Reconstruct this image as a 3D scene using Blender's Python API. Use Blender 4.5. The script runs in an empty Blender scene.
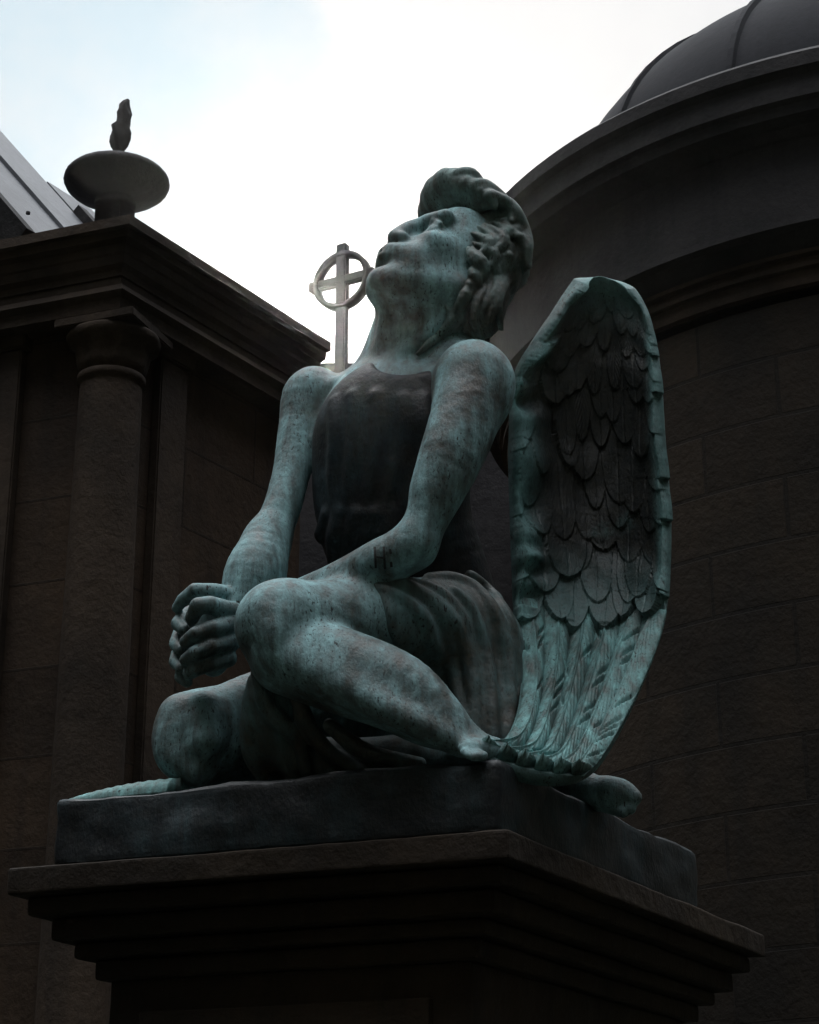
import bpy, bmesh, math, random
import numpy as np
from mathutils import Vector, Matrix

R = math.radians
HAZE = .00017
random.seed(7)
rng = np.random.default_rng(7)
sc = bpy.context.scene
C = sc.collection

# ------------------------------------------------------------------ camera
FPX, PITCH, EYE = 2000.0, R(21.5), 1.6
SP, CP = math.sin(PITCH), math.cos(PITCH)
cam = bpy.data.objects.new('camera', bpy.data.cameras.new('camera'))
C.objects.link(cam)
cam.location = (0, 0, EYE)
cam.rotation_euler = (R(90) + PITCH, 0, 0)
cam.data.sensor_fit = 'HORIZONTAL'
cam.data.sensor_width = 36
cam.data.lens = 36 * FPX / 819
cam.data.clip_start = 0.05
cam.data.clip_end = 3000
sc.camera = cam


def at(px, py, Y):
    """world point seen at a pixel, Y metres in front of the camera (level distance)"""
    x, y = (px - 409.5) / FPX, (512 - py) / FPX
    d = Vector((x, -y * SP + CP, y * CP + SP))
    return Vector((0, 0, EYE)) + d * (Y / d.y)


# ------------------------------------------------------------------ object helpers
def link_mesh(name, me, mat, parent=None):
    o = bpy.data.objects.new(name, me)
    C.objects.link(o)
    if mat:
        me.materials.append(mat)
    if parent:
        o.parent = parent
        o.matrix_parent_inverse = parent.matrix_basis.inverted()
    return o


def obj(name, bm, mat, parent=None, smooth=False):
    me = bpy.data.meshes.new(name)
    bm.to_mesh(me)
    bm.free()
    if smooth:
        for p in me.polygons:
            p.use_smooth = True
    return link_mesh(name, me, mat, parent)


def thing(name, label, cat, loc=(0, 0, 0), group=None):
    o = bpy.data.objects.new(name, None)
    C.objects.link(o)
    o.location = loc
    o['label'] = label
    o['category'] = cat
    if group:
        o['group'] = group
    return o


def tag(o, label, cat, group=None):
    o['label'] = label
    o['category'] = cat
    if group:
        o['group'] = group
    return o


def catmull(rows, t):
    n = len(rows) - 1
    x = np.clip(t, 0, 1) * n
    i = np.minimum(x.astype(int), n - 1)
    f = (x - i)[:, None]
    g = lambda k: rows[np.clip(k, 0, n)]
    p0, p1, p2, p3 = g(i - 1), g(i), g(i + 1), g(i + 2)
    return .5 * (2 * p1 + (p2 - p0) * f + (2 * p0 - 5 * p1 + 4 * p2 - p3) * f ** 2 + (3 * p1 - p0 - 3 * p2 + p3) * f ** 3)


# ------------------------------------------------------------------ sculpting: a signed distance volume and its surface
class Field:
    def __init__(self, lo, hi, h):
        self.lo = np.array(lo, float)
        self.h = h
        n = np.ceil((np.array(hi) - self.lo) / h).astype(int) + 1
        self.ax = [self.lo[i] + h * np.arange(n[i]) for i in range(3)]
        self.f = np.full(n, 0.5, np.float32)

    def _win(self, lo, hi):
        s = []
        for i in range(3):
            a = int(max(0, math.floor((lo[i] - self.lo[i]) / self.h)))
            b = int(min(len(self.ax[i]), math.ceil((hi[i] - self.lo[i]) / self.h) + 1))
            if b <= a:
                return None, None
            s.append(slice(a, b))
        g = (self.ax[0][s[0]][:, None, None], self.ax[1][s[1]][None, :, None], self.ax[2][s[2]][None, None, :])
        return tuple(s), g

    def _mix(self, s, d, k, sub=False):
        a = self.f[s]
        d = d.astype(np.float32)
        if sub:
            hh = np.maximum(k - np.abs(a + d), 0) / k
            self.f[s] = np.maximum(a, -d) + hh * hh * k * .25
        else:
            hh = np.maximum(k - np.abs(a - d), 0) / k
            self.f[s] = np.minimum(a, d) - hh * hh * k * .25

    def cone(self, a, b, ra, rb, k, sub=False):
        a, b = np.array(a, float), np.array(b, float)
        m = max(ra, rb) + k + 3 * self.h
        s, g = self._win(np.minimum(a, b) - m, np.maximum(a, b) + m)
        if s is None:
            return
        ab = b - a
        L2 = max(float(ab @ ab), 1e-12)
        x, y, z = g[0] - a[0], g[1] - a[1], g[2] - a[2]
        t = np.clip((x * ab[0] + y * ab[1] + z * ab[2]) / L2, 0, 1)
        d = np.sqrt((x - t * ab[0]) ** 2 + (y - t * ab[1]) ** 2 + (z - t * ab[2]) ** 2) - (ra + (rb - ra) * t)
        self._mix(s, d, k, sub)

    def chain(self, pts, k, sub=False):
        """a tapering tube through the points, even in thickness, blended in as one piece"""
        if len(pts) == 2:
            return self.cone(pts[0][0], pts[1][0], pts[0][1], pts[1][1], k, sub)
        if k > .0075 and len(pts) < 16:
            q = catmull(np.array([list(p) + [r] for p, r in pts], float), np.linspace(0, 1, (len(pts) - 1) * 5 + 1))
            pts = [(w[:3], max(w[3], .001)) for w in q]
        P_ = np.array([p for p, _ in pts], float)
        m = max(r for _, r in pts) + k + 3 * self.h
        s, g = self._win(P_.min(0) - m, P_.max(0) + m)
        if s is None:
            return
        d = np.full(tuple(w.stop - w.start for w in s), .5, np.float32)
        for (a, ra), (b, rb) in zip(pts, pts[1:]):
            a, b = np.array(a, float), np.array(b, float)
            ms = max(ra, rb) + k + 3 * self.h
            s2, g2 = self._win(np.minimum(a, b) - ms, np.maximum(a, b) + ms)
            if s2 is None:
                continue
            ab = b - a
            L2 = max(float(ab @ ab), 1e-12)
            x, y, z = g2[0] - a[0], g2[1] - a[1], g2[2] - a[2]
            t = np.clip((x * ab[0] + y * ab[1] + z * ab[2]) / L2, 0, 1)
            e = np.sqrt((x - t * ab[0]) ** 2 + (y - t * ab[1]) ** 2 + (z - t * ab[2]) ** 2) - (ra + (rb - ra) * t)
            loc = tuple(slice(w2.start - w.start, w2.stop - w.start) for w, w2 in zip(s, s2))
            d[loc] = np.minimum(d[loc], e)
        self._mix(s, d, k, sub)

    def ell(self, c, ax, r, k, sub=False):
        """ellipsoid: centre, three axis vectors, three radii"""
        c = np.array(c, float)
        M = np.array([np.array(v, float) for v in ax])
        m = max(r) + k + 3 * self.h
        s, g = self._win(c - m, c + m)
        if s is None:
            return
        x, y, z = g[0] - c[0], g[1] - c[1], g[2] - c[2]
        q = [(M[i, 0] * x + M[i, 1] * y + M[i, 2] * z) for i in range(3)]
        k0 = np.sqrt(sum((q[i] / r[i]) ** 2 for i in range(3)))
        k1 = np.sqrt(sum((q[i] / r[i] ** 2) ** 2 for i in range(3)))
        d = k0 * (k0 - 1) / np.maximum(k1, 1e-6)
        self._mix(s, d, k, sub)

    def blank(self):
        o = Field.__new__(Field)
        o.lo, o.h, o.ax = self.lo, self.h, self.ax
        o.f = np.full(self.f.shape, 0.5, np.float32)
        return o

    def merge(self, o, k):
        self._mix((slice(None),) * 3, o.f, k)

    def hit(self, px, py, miss=None):
        """first surface point met along the line through a picture point"""
        a = np.array(at(px, py, 1.0)) - np.array([0, 0, EYE])
        Ys = np.arange(3.5, 5.2, self.h * .5)
        p = np.array([0, 0, EYE]) + a * Ys[:, None]
        i = np.rint((p - self.lo) / self.h).astype(int)
        ok = np.all((i >= 0) & (i < np.array(self.f.shape)), 1)
        i = np.clip(i, 0, np.array(self.f.shape) - 1)
        v = np.where(ok, self.f[i[:, 0], i[:, 1], i[:, 2]], 1.0)
        w = np.nonzero(v < 0)[0]
        if len(w) == 0:
            return miss
        return p[w[0]]

    def noise(self, fn):
        self.f += fn(self.ax[0][:, None, None], self.ax[1][None, :, None], self.ax[2][None, None, :]).astype(np.float32)

    def mesh(self, name, smooth=2):
        f, h = self.f, self.h
        n = f.shape
        ins = f < 0
        # cells that the surface crosses
        cnt = np.zeros(tuple(i - 1 for i in n), np.uint8)
        for dx in (0, 1):
            for dy in (0, 1):
                for dz in (0, 1):
                    cnt += ins[dx:n[0] - 1 + dx, dy:n[1] - 1 + dy, dz:n[2] - 1 + dz]
        act = np.argwhere((cnt > 0) & (cnt < 8))
        idx = np.full(cnt.shape, -1, np.int64)
        idx[act[:, 0], act[:, 1], act[:, 2]] = np.arange(len(act))
        acc = np.zeros((len(act), 3))
        num = np.zeros(len(act))
        cs = [(a, b, c) for a in (0, 1) for b in (0, 1) for c in (0, 1)]
        val = {c: f[act[:, 0] + c[0], act[:, 1] + c[1], act[:, 2] + c[2]] for c in cs}
        for a in cs:
            for i in range(3):
                if a[i] == 0:
                    b = tuple(1 if j == i else a[j] for j in range(3))
                    va, vb = val[a], val[b]
                    m = (va < 0) != (vb < 0)
                    t = va[m] / (va[m] - vb[m])
                    p = np.repeat(np.array([a], float), m.sum(), 0)
                    p[:, i] += t
                    acc[m] += p
                    num[m] += 1
        V = self.lo + h * (act + acc / num[:, None])
        Q = []
        for i in range(3):
            j, k = (i + 1) % 3, (i + 2) % 3
            sl = [slice(1, n[q] - 1) for q in range(3)]
            sl[i] = slice(0, n[i] - 1)
            sl2 = list(sl)
            sl2[i] = slice(1, n[i])
            A, B = ins[tuple(sl)], ins[tuple(sl2)]
            e = np.argwhere(A != B)
            off = np.array([s.start for s in sl])
            flip = A[e[:, 0], e[:, 1], e[:, 2]]
            e = e + off
            q = []
            for (dj, dk) in ((-1, -1), (0, -1), (0, 0), (-1, 0)):
                w = e.copy()
                w[:, j] += dj
                w[:, k] += dk
                q.append(idx[w[:, 0], w[:, 1], w[:, 2]])
            q = np.stack(q, 1)
            q[~flip] = q[~flip][:, ::-1]
            Q.append(q)
        Q = np.concatenate(Q)
        # light smoothing that does not shrink
        E = np.unique(np.sort(np.concatenate([Q[:, [0, 1]], Q[:, [1, 2]], Q[:, [2, 3]], Q[:, [3, 0]]]), 1), axis=0)
        deg = np.bincount(E.ravel(), minlength=len(V))[:, None]
        for it in range(smooth):
            for lam in (.55, -.57):
                S = np.zeros_like(V)
                for c in range(3):
                    S[:, c] = np.bincount(E[:, 0], V[E[:, 1], c], len(V)) + np.bincount(E[:, 1], V[E[:, 0], c], len(V))
                V = V + lam * (S / np.maximum(deg, 1) - V)
        return mesh_np(name, V, Q)


def mesh_np(name, V, Q, smooth=True):
    me = bpy.data.meshes.new(name)
    V = np.asarray(V, np.float32)
    Q = np.asarray(Q, np.int32)
    me.vertices.add(len(V))
    me.vertices.foreach_set('co', V.ravel())
    me.loops.add(Q.size)
    me.loops.foreach_set('vertex_index', Q.ravel())
    me.polygons.add(len(Q))
    me.polygons.foreach_set('loop_start', np.arange(len(Q), dtype=np.int32) * Q.shape[1])
    me.update(calc_edges=True)
    me.validate()
    if smooth:
        me.polygons.foreach_set('use_smooth', np.ones(len(me.polygons), bool))
    return me


# ------------------------------------------------------------------ materials
def new_mat(name):
    m = bpy.data.materials.new(name)
    m.use_nodes = True
    nt = m.node_tree
    for n in list(nt.nodes):
        nt.nodes.remove(n)
    out = nt.nodes.new('ShaderNodeOutputMaterial')
    b = nt.nodes.new('ShaderNodeBsdfPrincipled')
    nt.links.new(b.outputs[0], out.inputs[0])
    return m, nt, b


class NG:
    """small helper for node graphs"""
    def __init__(self, nt):
        self.nt = nt

    def n(self, t, **kw):
        x = self.nt.nodes.new(t)
        for k, v in kw.items():
            if hasattr(x, k):
                setattr(x, k, v)
            else:
                x.inputs[k].default_value = v
        return x

    def l(self, a, b):
        self.nt.links.new(a, b)

    def coord(self, scale=(1, 1, 1), kind='Object', rot=(0, 0, 0)):
        tc = self.n('ShaderNodeTexCoord')
        mp = self.n('ShaderNodeMapping')
        mp.inputs['Scale'].default_value = scale
        mp.inputs['Rotation'].default_value = rot
        self.l(tc.outputs[kind], mp.inputs['Vector'])
        return mp.outputs[0]

    def noise(self, v, scale, detail=6, rough=.6):
        x = self.n('ShaderNodeTexNoise')
        x.inputs['Scale'].default_value = scale
        x.inputs['Detail'].default_value = detail
        x.inputs['Roughness'].default_value = rough
        self.l(v, x.inputs['Vector'])
        return x.outputs['Fac']

    def ramp(self, fac, stops):
        x = self.n('ShaderNodeValToRGB')
        cr = x.color_ramp
        while len(cr.elements) < len(stops):
            cr.elements.new(.5)
        for e, (p, c) in zip(cr.elements, stops):
            e.position = p
            e.color = (c, c, c, 1) if not isinstance(c, tuple) else c + (1,)
        self.l(fac, x.inputs[0])
        return x.outputs[0]

    def mix(self, fac, a, b, blend='MIX'):
        x = self.n('ShaderNodeMix', data_type='RGBA', blend_type=blend)
        for sock, v in ((x.inputs[0], fac), (x.inputs[6], a), (x.inputs[7], b)):
            if isinstance(v, (int, float)):
                sock.default_value = v
            elif isinstance(v, tuple):
                sock.default_value = v + (1,)
            else:
                self.l(v, sock)
        return x.outputs[2]

    def bump(self, h, strength, dist, prev=None):
        x = self.n('ShaderNodeBump')
        x.inputs['Strength'].default_value = strength
        x.inputs['Distance'].default_value = dist
        self.l(h, x.inputs['Height'])
        if prev is not None:
            self.l(prev, x.inputs['Normal'])
        return x.outputs[0]


def bronze(name, green=(.115, .235, .215), dark=(.022, .024, .022), cover=.5, brown=(.05, .040, .028), rim_patina=False):
    m, nt, b = new_mat(name)
    g = NG(nt)
    v = g.coord()
    big = g.noise(v, 5.5, 7, .62)
    streak = g.noise(g.coord((30, 30, 3.2)), 1.0, 6, .6)
    speck = g.noise(g.coord((190, 190, 75)), 1.0, 3, .55)
    fine = g.noise(v, 60, 5, .65)
    # verdigris where the noise is high, black and brown patina elsewhere
    f1 = g.ramp(big, [(cover - .13, 0.0), (cover + .10, 1.0)])
    f2 = g.ramp(streak, [(.36, 0.0), (.60, 1.0)])
    grn = g.mix(g.ramp(fine, [(.35, 0.0), (.7, 1.0)]), green, tuple(c * .68 for c in green))
    pale = g.mix(g.ramp(streak, [(.58, 0.0), (.74, .6)]), grn, tuple(min(1, c * 1.5) for c in green))
    drk = g.mix(g.ramp(fine, [(.4, 0.0), (.65, 1.0)]), dark, brown)
    f = g.mix(.72, f1, f2, 'MULTIPLY')
    if rim_patina:                                                       # more verdigris near the rim, the top and the lower end
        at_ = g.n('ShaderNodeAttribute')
        at_.attribute_name = 'rim_patina'
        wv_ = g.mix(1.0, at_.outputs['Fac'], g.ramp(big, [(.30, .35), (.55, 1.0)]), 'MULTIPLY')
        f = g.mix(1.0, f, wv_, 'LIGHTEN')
    col = g.mix(f, drk, pale)
    patch = g.ramp(g.noise(v, 9, 3, .5), [(.38, .15), (.62, 1.0)])
    pits = g.mix(1.0, g.ramp(speck, [(.34, 1.0), (.42, 0.0)]), patch, 'MULTIPLY')
    col = g.mix(g.mix(.85, pits, (1, 1, 1), 'MULTIPLY'), col, (.012, .014, .013))
    g.l(col, b.inputs['Base Color'])
    rr = g.ramp(f, [(0, .48), (1, .8)])
    g.l(rr, b.inputs['Roughness'])
    b.inputs['Specular IOR Level'].default_value = .35
    n1 = g.bump(speck, .35, .004)
    n2 = g.bump(g.noise(v, 22, 6, .6), .35, .012, n1)
    g.l(n2, b.inputs['Normal'])
    return m


def stone(name, base, soot, bricks=None, bump=.5, uv=False, gloss=.85):
    m, nt, b = new_mat(name)
    g = NG(nt)
    v = g.coord()
    big = g.noise(v, 1.3, 8, .6)
    fine = g.noise(v, 28, 6, .7)
    streak = g.noise(g.coord((5, 5, .5)), 1.0, 6, .6)
    col = g.mix(g.ramp(fine, [(.3, 0.0), (.7, 1.0)]), base, tuple(c * .72 for c in base))
    col = g.mix(g.ramp(big, [(.42, 0.0), (.66, .85)]), col, soot)
    col = g.mix(g.ramp(streak, [(.5, 0.0), (.72, .7)]), col, soot)
    nrm = None
    if bricks:
        bt = g.n('ShaderNodeTexBrick')
        bt.offset = .5
        bt.inputs['Scale'].default_value = 1
        bt.inputs['Brick Width'].default_value = bricks[0]
        bt.inputs['Row Height'].default_value = bricks[1]
        bt.inputs['Mortar Size'].default_value = bricks[2]
        bt.inputs['Mortar Smooth'].default_value = .15
        bt.inputs['Color1'].default_value = (1, 1, 1, 1)
        bt.inputs['Color2'].default_value = (.62, .62, .62, 1)
        bt.inputs['Mortar'].default_value = (.45, .45, .45, 1)
        g.l(g.coord(kind='UV'), bt.inputs['Vector'])
        col = g.mix(1.0, col, bt.outputs['Color'], 'MULTIPLY')
        inv = g.ramp(bt.outputs['Fac'], [(0, 1.0), (1, 0.0)])
        nrm = g.bump(inv, .9, .012)
    nrm = g.bump(fine, bump, .006, nrm)
    nrm = g.bump(g.noise(v, 7, 5, .6), bump, .02, nrm)
    g.l(col, b.inputs['Base Color'])
    g.l(nrm, b.inputs['Normal'])
    b.inputs['Roughness'].default_value = gloss
    b.inputs['Specular IOR Level'].default_value = .25
    return m


M_BRONZE = bronze('verdigris_bronze', green=(.215, .365, .385), dark=(.018, .020, .020), cover=.45)
M_HAIR = bronze('dark_bronze_hair', green=(.16, .25, .24), cover=.50)
M_CLOTH = bronze('bronze_cloth', green=(.10, .175, .18), cover=.50)
M_WING = bronze('bronze_wing', green=(.13, .26, .26), dark=(.010, .012, .013), cover=.76, brown=(.020, .018, .014), rim_patina=True)
M_FEATHER = bronze('bronze_feather', green=(.18, .355, .355), cover=.38)
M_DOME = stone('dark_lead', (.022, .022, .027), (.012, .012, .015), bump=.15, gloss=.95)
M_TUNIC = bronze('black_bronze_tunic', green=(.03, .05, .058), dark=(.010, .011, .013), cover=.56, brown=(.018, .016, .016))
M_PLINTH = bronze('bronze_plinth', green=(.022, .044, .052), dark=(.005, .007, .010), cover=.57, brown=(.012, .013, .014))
M_STONE = stone('brown_sandstone', (.034, .022, .013), (.008, .006, .005))
M_WALLST = stone('sooty_sandstone', (.068, .041, .024), (.020, .013, .009), bricks=(1.2, .45, .007))
M_DRUMST = stone('drum_sandstone', (.032, .021, .012), (.010, .0075, .005), bricks=(.95, .36, .012))
M_TRIM = stone('carved_sandstone', (.060, .040, .027), (.019, .0135, .010))
M_DARKST = stone('sooted_stone', (.042, .038, .039), (.014, .0135, .0145))
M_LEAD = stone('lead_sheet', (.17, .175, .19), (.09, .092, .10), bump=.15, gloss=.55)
M_GREYST = stone('grey_granite', (.10, .095, .09), (.05, .05, .05))

# ------------------------------------------------------------------ ANGEL
Y0, U = 4.35, .00212          # statue's own level distance, metres per picture unit of depth


def P(px, py, d):
    return np.array(at(px, py, Y0 + d * U))


def rad(p, r):
    """r picture units at point p, in metres"""
    zc = p[1] * CP + (p[2] - EYE) * SP
    return r * zc / FPX


def J(*js):
    out = []
    for (px, py, d, r) in js:
        p = P(px, py, d)
        out.append((p, rad(p, r)))
    return out


M_TUNIC.node_tree.nodes['Principled BSDF'].inputs['Specular IOR Level'].default_value = .12
angel = thing('angel_statue', 'green bronze angel seated cross-legged with clasped hands, gazing up', 'statue', tuple(P(420, 770, 30)))
F = np.array([-.64, -.77, 0.0])
F /= np.linalg.norm(F)
L = np.array([-F[1], F[0], 0.0])      # the angel's own left, towards the viewer's right
UP = np.array([0, 0, 1.0])
px1 = .00225                          # one picture unit at the statue, in metres

lo = np.minimum.reduce([P(130, 830, 140), P(130, 830, -220), P(130, 150, -100)]) - .05
hi = np.maximum.reduce([P(660, 160, 170), P(660, 830, 170), P(660, 160, -100)]) + .05
bd = Field(lo, hi, .0042)
K = .04
# torso
bd.chain(J((446, 676, 52, 64), (424, 596, 46, 64), (394, 520, 26, 70), (384, 440, 8, 64)), .07)
c = P(392, 442, 8)
lean = np.array([-.10, -.1, 1.0])
lean /= np.linalg.norm(lean)
bd.ell(c, (L, np.cross(lean, L) * -1, lean), (.205, .135, .22), .06)
bd.chain(J((474, 380, -50, 30), (448, 358, -18, 32), (418, 352, 6, 40)), .06)
bd.chain(J((318, 404, 66, 22), (366, 388, 38, 26), (408, 356, 10, 38)), .04)
for (a, b) in (((346, 430, 8), .07), ((412, 434, -48), .075)):      # chest muscles
    bd.ell(P(*a), (L, F, UP), (b, .045, .058), .03)
bd.chain(J((388, 368, -30, 7), (430, 378, -58, 8), (466, 370, -76, 9)), .02)       # collar bones
bd.chain(J((374, 368, -24, 7), (348, 382, 10, 7), (322, 390, 42, 8)), .02)
hip = bd.blank()
hip.f[:] = bd.f
tor = bd.blank()
tor.f[:] = bd.f
# neck
bd.chain(J((414, 360, 4, 40), (416, 322, -6, 40), (444, 296, -10, 46)), .05)
bd.chain(J((394, 366, -36, 7), (430, 332, -52, 10), (470, 296, -46, 13)), .02)      # neck sinew
bd.chain(J((384, 356, -24, 8), (386, 324, -40, 7), (390, 300, -44, 8)), .025)

# left arm (the near one)
q = bd.blank()
q.ell(P(474, 386, -74), (L, F, UP), (.086, .088, .105), .04)
q.chain(J((473, 384, -74, 36), (466, 421, -92, 33), (452, 462, -106, 28), (434, 504, -112, 23), (414, 545, -110, 21)), .05)
q.chain(J((460, 410, -104, 16), (446, 452, -116, 18), (432, 486, -116, 12)), .07)   # biceps
q.chain(J((414, 546, -110, 22), (384, 562, -98, 25), (336, 584, -62, 21), (262, 612, -18, 17), (236, 618, -10, 18)), .03)
bd.merge(q, .018)
# right arm (the far one)
q = bd.blank()
q.ell(P(316, 402, 60), (L, F, UP), (.066, .07, .085), .04)
q.chain(J((312, 402, 58, 28), (301, 430, 46, 23), (292, 470, 30, 19), (282, 508, 14, 19), (267, 542, 0, 20)), .05)
q.chain(J((267, 540, 0, 22), (256, 572, -22, 31), (246, 600, -30, 27), (226, 622, -38, 20)), .035)
bd.merge(q, .018)

# left thigh, knee, calf
q = bd.blank()
q.chain(J((464, 652, 10, 56), (430, 634, -20, 55), (370, 627, -62, 50), (304, 628, -100, 47), (284, 632, -104, 44)), .05)
q.ell(P(278, 620, -118), (L, F, UP), (.09, .085, .085), .04)          # knee cap
q.chain(J((268, 612, -142, 9), (274, 634, -152, 12), (276, 656, -150, 10)), .05)
hip.merge(q, .03)
bd.merge(q, .03)
q = bd.blank()
q.chain(J((290, 654, -112, 42), (344, 672, -130, 43), (396, 692, -138, 40), (432, 717, -140, 31), (462, 736, -140, 18), (490, 751, -138, 12)), .035)
q.chain(J((296, 664, -150, 12), (390, 712, -176, 12), (462, 748, -158, 8)), .05)    # shin bone
q.chain(J((496, 752, -140, 13), (484, 750, -158, 12), (470, 749, -168, 9)), .02)    # foot
for tx, ty, td in ((462, 747, -172), (464, 751, -178), (468, 754, -182), (473, 756, -184)):
    q.chain(J((tx + 10, ty, td + 8, 5.5), (tx, ty + 1, td, 4.2)), .005)
bd.merge(q, .016)

# right leg folded under: knee at the front left, foot at the back right
q = bd.blank()
q.chain(J((430, 694, 90, 56), (300, 714, 64, 54), (240, 730, 48, 50), (206, 742, 34, 44)), .05)
q.ell(P(197, 738, 24), (L, F, UP), (.098, .095, .108), .04)
q.chain(J((176, 712, 4, 13), (174, 752, 0, 18), (196, 772, -8, 16)), .04)
q.chain(J((204, 708, -12, 10), (206, 740, -26, 12)), .05)
q.chain(J((215, 752, 50, 32), (420, 756, 120, 34), (540, 776, 70, 22), (592, 792, 16, 18), (614, 797, 2, 17)), .03)
q.chain(J((608, 790, 0, 13), (624, 792, -4, 11), (634, 797, -8, 8)), .02)
for tx, ty, tr in ((633, 800, 7), (630, 808, 6.5), (623, 812, 6)):
    q.chain(J((tx - 14, ty - 4, 0, tr), (tx, ty, -8, tr)), .006)
bd.merge(q, .02)
del q

# head
HC = P(454, 284, -14)
hh = .405
yaw, pit = R(30), R(40)
hf = np.array([-math.cos(yaw) * math.cos(pit), -math.sin(yaw) * math.cos(pit), math.sin(pit)])
hs = np.array([math.sin(yaw), -math.cos(yaw), 0])                   # the head's own left
hu = np.cross(hs, hf) * -1
hu = hu if hu[2] > 0 else -hu


def H(f, s, u):
    return HC + hh * (f * hf + s * hs + u * hu)


HA = (hf, hs, hu)


def hr(*r):
    return tuple(x * hh for x in r)


bd.ell(H(.02, 0, .14), HA, hr(.345, .305, .345), .02)
bd.ell(H(.215, 0, .25), HA, hr(.15, .23, .14), .03)
bd.ell(H(.10, 0, -.14), HA, hr(.29, .25, .31), .05)
bd.ell(H(.20, 0, -.30), HA, hr(.17, .15, .15), .04)
bd.ell(H(.315, 0, -.415), HA, hr(.075, .085, .07), .03)             # chin
for s in (-1, 1):
    bd.cone(H(-.02, s * .24, -.20), H(.27, s * .09, -.41), .055 * hh, .05 * hh, .04)    # jaw line
    bd.ell(H(.23, s * .17, -.06), HA, hr(.11, .10, .08), .03)       # cheek bone
    bd.ell(H(.27, s * .12, -.22), HA, hr(.09, .08, .09), .03)
    bd.ell(H(.40, s * .145, .045), HA, hr(.11, .10, .070), .02, True)    # eye socket
bd.cone(H(.335, -.20, .13), H(.375, -.06, .125), .045 * hh, .05 * hh, .02)
bd.cone(H(.335, .20, .13), H(.375, .06, .125), .045 * hh, .05 * hh, .02)
for s in (-1, 1):
    bd.ell(H(.292, s * .142, .030), HA, hr(.066, .074, .064), .004)
    bd.cone(H(.325, s * .215, .045), H(.36, s * .14, .085), .016 * hh, .018 * hh, .006)      # upper lid
    bd.cone(H(.36, s * .14, .085), H(.335, s * .075, .03), .018 * hh, .014 * hh, .006)
    bd.cone(H(.32, s * .20, .01), H(.338, s * .13, -.018), .014 * hh, .014 * hh, .006)       # lower lid
    bd.cone(H(.338, s * .13, -.018), H(.335, s * .08, .02), .014 * hh, .012 * hh, .006)
bd.chain([(H(.375, 0, .14), .044 * hh), (H(.425, 0, .03), .044 * hh), (H(.440, 0, -.100), .050 * hh)], .02)
for s in (-1, 1):
    bd.ell(H(.405, s * .055, -.110), HA, hr(.05, .038, .036), .012)
    bd.ell(H(.425, s * .036, -.145), HA, hr(.022, .016, .014), .006, True)
bd.ell(H(.36, 0, -.235), HA, hr(.085, .13, .055), .03)
bd.chain([(H(.355, -.115, -.245), .016 * hh), (H(.415, -.035, -.222), .028 * hh), (H(.408, 0, -.228), .026 * hh), (H(.415, .035, -.222), .028 * hh), (H(.355, .115, -.245), .016 * hh)], .012)
bd.chain([(H(.35, -.10, -.275), .016 * hh), (H(.40, 0, -.292), .034 * hh), (H(.35, .10, -.275), .016 * hh)], .012)
bd.chain([(H(.36, -.125, -.258), .009 * hh), (H(.43, 0, -.256), .010 * hh), (H(.36, .125, -.258), .009 * hh)], .006, True)
bd.ell(H(.40, 0, -.34), HA, hr(.03, .09, .022), .02, True)

# hands, fingers laced round the shin
bd.ell(P(214, 640, -36), (F, UP, L), (.05, .085, .045), .02)
bd.ell(P(222, 618, -34), (F, UP, L), (.045, .05, .045), .03)
FING = [
    [(236, 598, -40, 11), (214, 592, -62, 9.5), (195, 591, -66, 9), (183, 600, -58, 7.6), (177, 608, -48, 6)],
    [(232, 612, -60, 11), (210, 605, -80, 10), (198, 606, -84, 9.5), (192, 618, -74, 8)],
    [(232, 624, -60, 11), (213, 629, -80, 10), (196, 634, -84, 9), (186, 642, -72, 7.6)],
    [(230, 642, -58, 11), (211, 647, -78, 10), (196, 653, -82, 9), (186, 660, -68, 7.5)],
    [(228, 658, -55, 10), (209, 664, -70, 9), (197, 669, -72, 8), (189, 674, -60, 7)],
    [(208, 606, -18, 10), (184, 617, -34, 9), (178, 624, -52, 8), (184, 630, -64, 7)],
    [(208, 622, -14, 10), (181, 634, -28, 9), (176, 644, -46, 8), (182, 650, -60, 7)],
    [(208, 638, -12, 10), (180, 652, -26, 9), (176, 662, -42, 8), (182, 668, -56, 7)],
    [(208, 654, -12, 10), (184, 669, -26, 9), (181, 677, -40, 7.5), (187, 682, -50, 6.5)],
]
for fg in FING:
    bd.chain(J(*[(x, y, d, r * (.94 if i_ < 2 else .9)) for i_, (x, y, d, r) in enumerate(fg)]), .0035)
bd.noise(lambda x, y, z: .0005 * np.sin(41 * x + 9 * np.sin(17 * z)) * np.sin(37 * z + 5 * np.sin(23 * y)) * np.sin(39 * y + 3))
body = link_mesh('body', bd.mesh('body'), M_BRONZE, angel)
del bd

# ---- hair: a cap of waved locks
hl = np.minimum(H(-.7, -.6, -.8), H(.6, .6, .7)) - .12
hh2 = np.maximum(H(-.7, -.6, -.8), H(.6, .6, .7)) + .12
hf_ = Field(hl, hh2, .0029)
hf_.ell(H(.04, 0, .15), HA, hr(.29, .305, .345), .01)
hf_.ell(H(-.12, 0, -.22), HA, hr(.16, .22, .32), .04)
hf_.ell(H(.42, 0, .08), HA, hr(.27, .5, .20), .02, True)           # keep the face clear
hf_.ell(H(.42, 0, -.22), HA, hr(.46, .5, .30), .02, True)
r2 = np.random.default_rng(11)


def scalp(th, ph, off):
    """th: 0 at the brow, pi at the nape (over the crown); ph: sideways"""
    f = math.cos(th) * math.cos(ph)
    u = math.sin(th) * math.cos(ph)
    s = math.sin(ph)
    return H(.05 + (.265 + off) * f, (.335 + off) * s, .15 + (.365 + off) * u)


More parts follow.
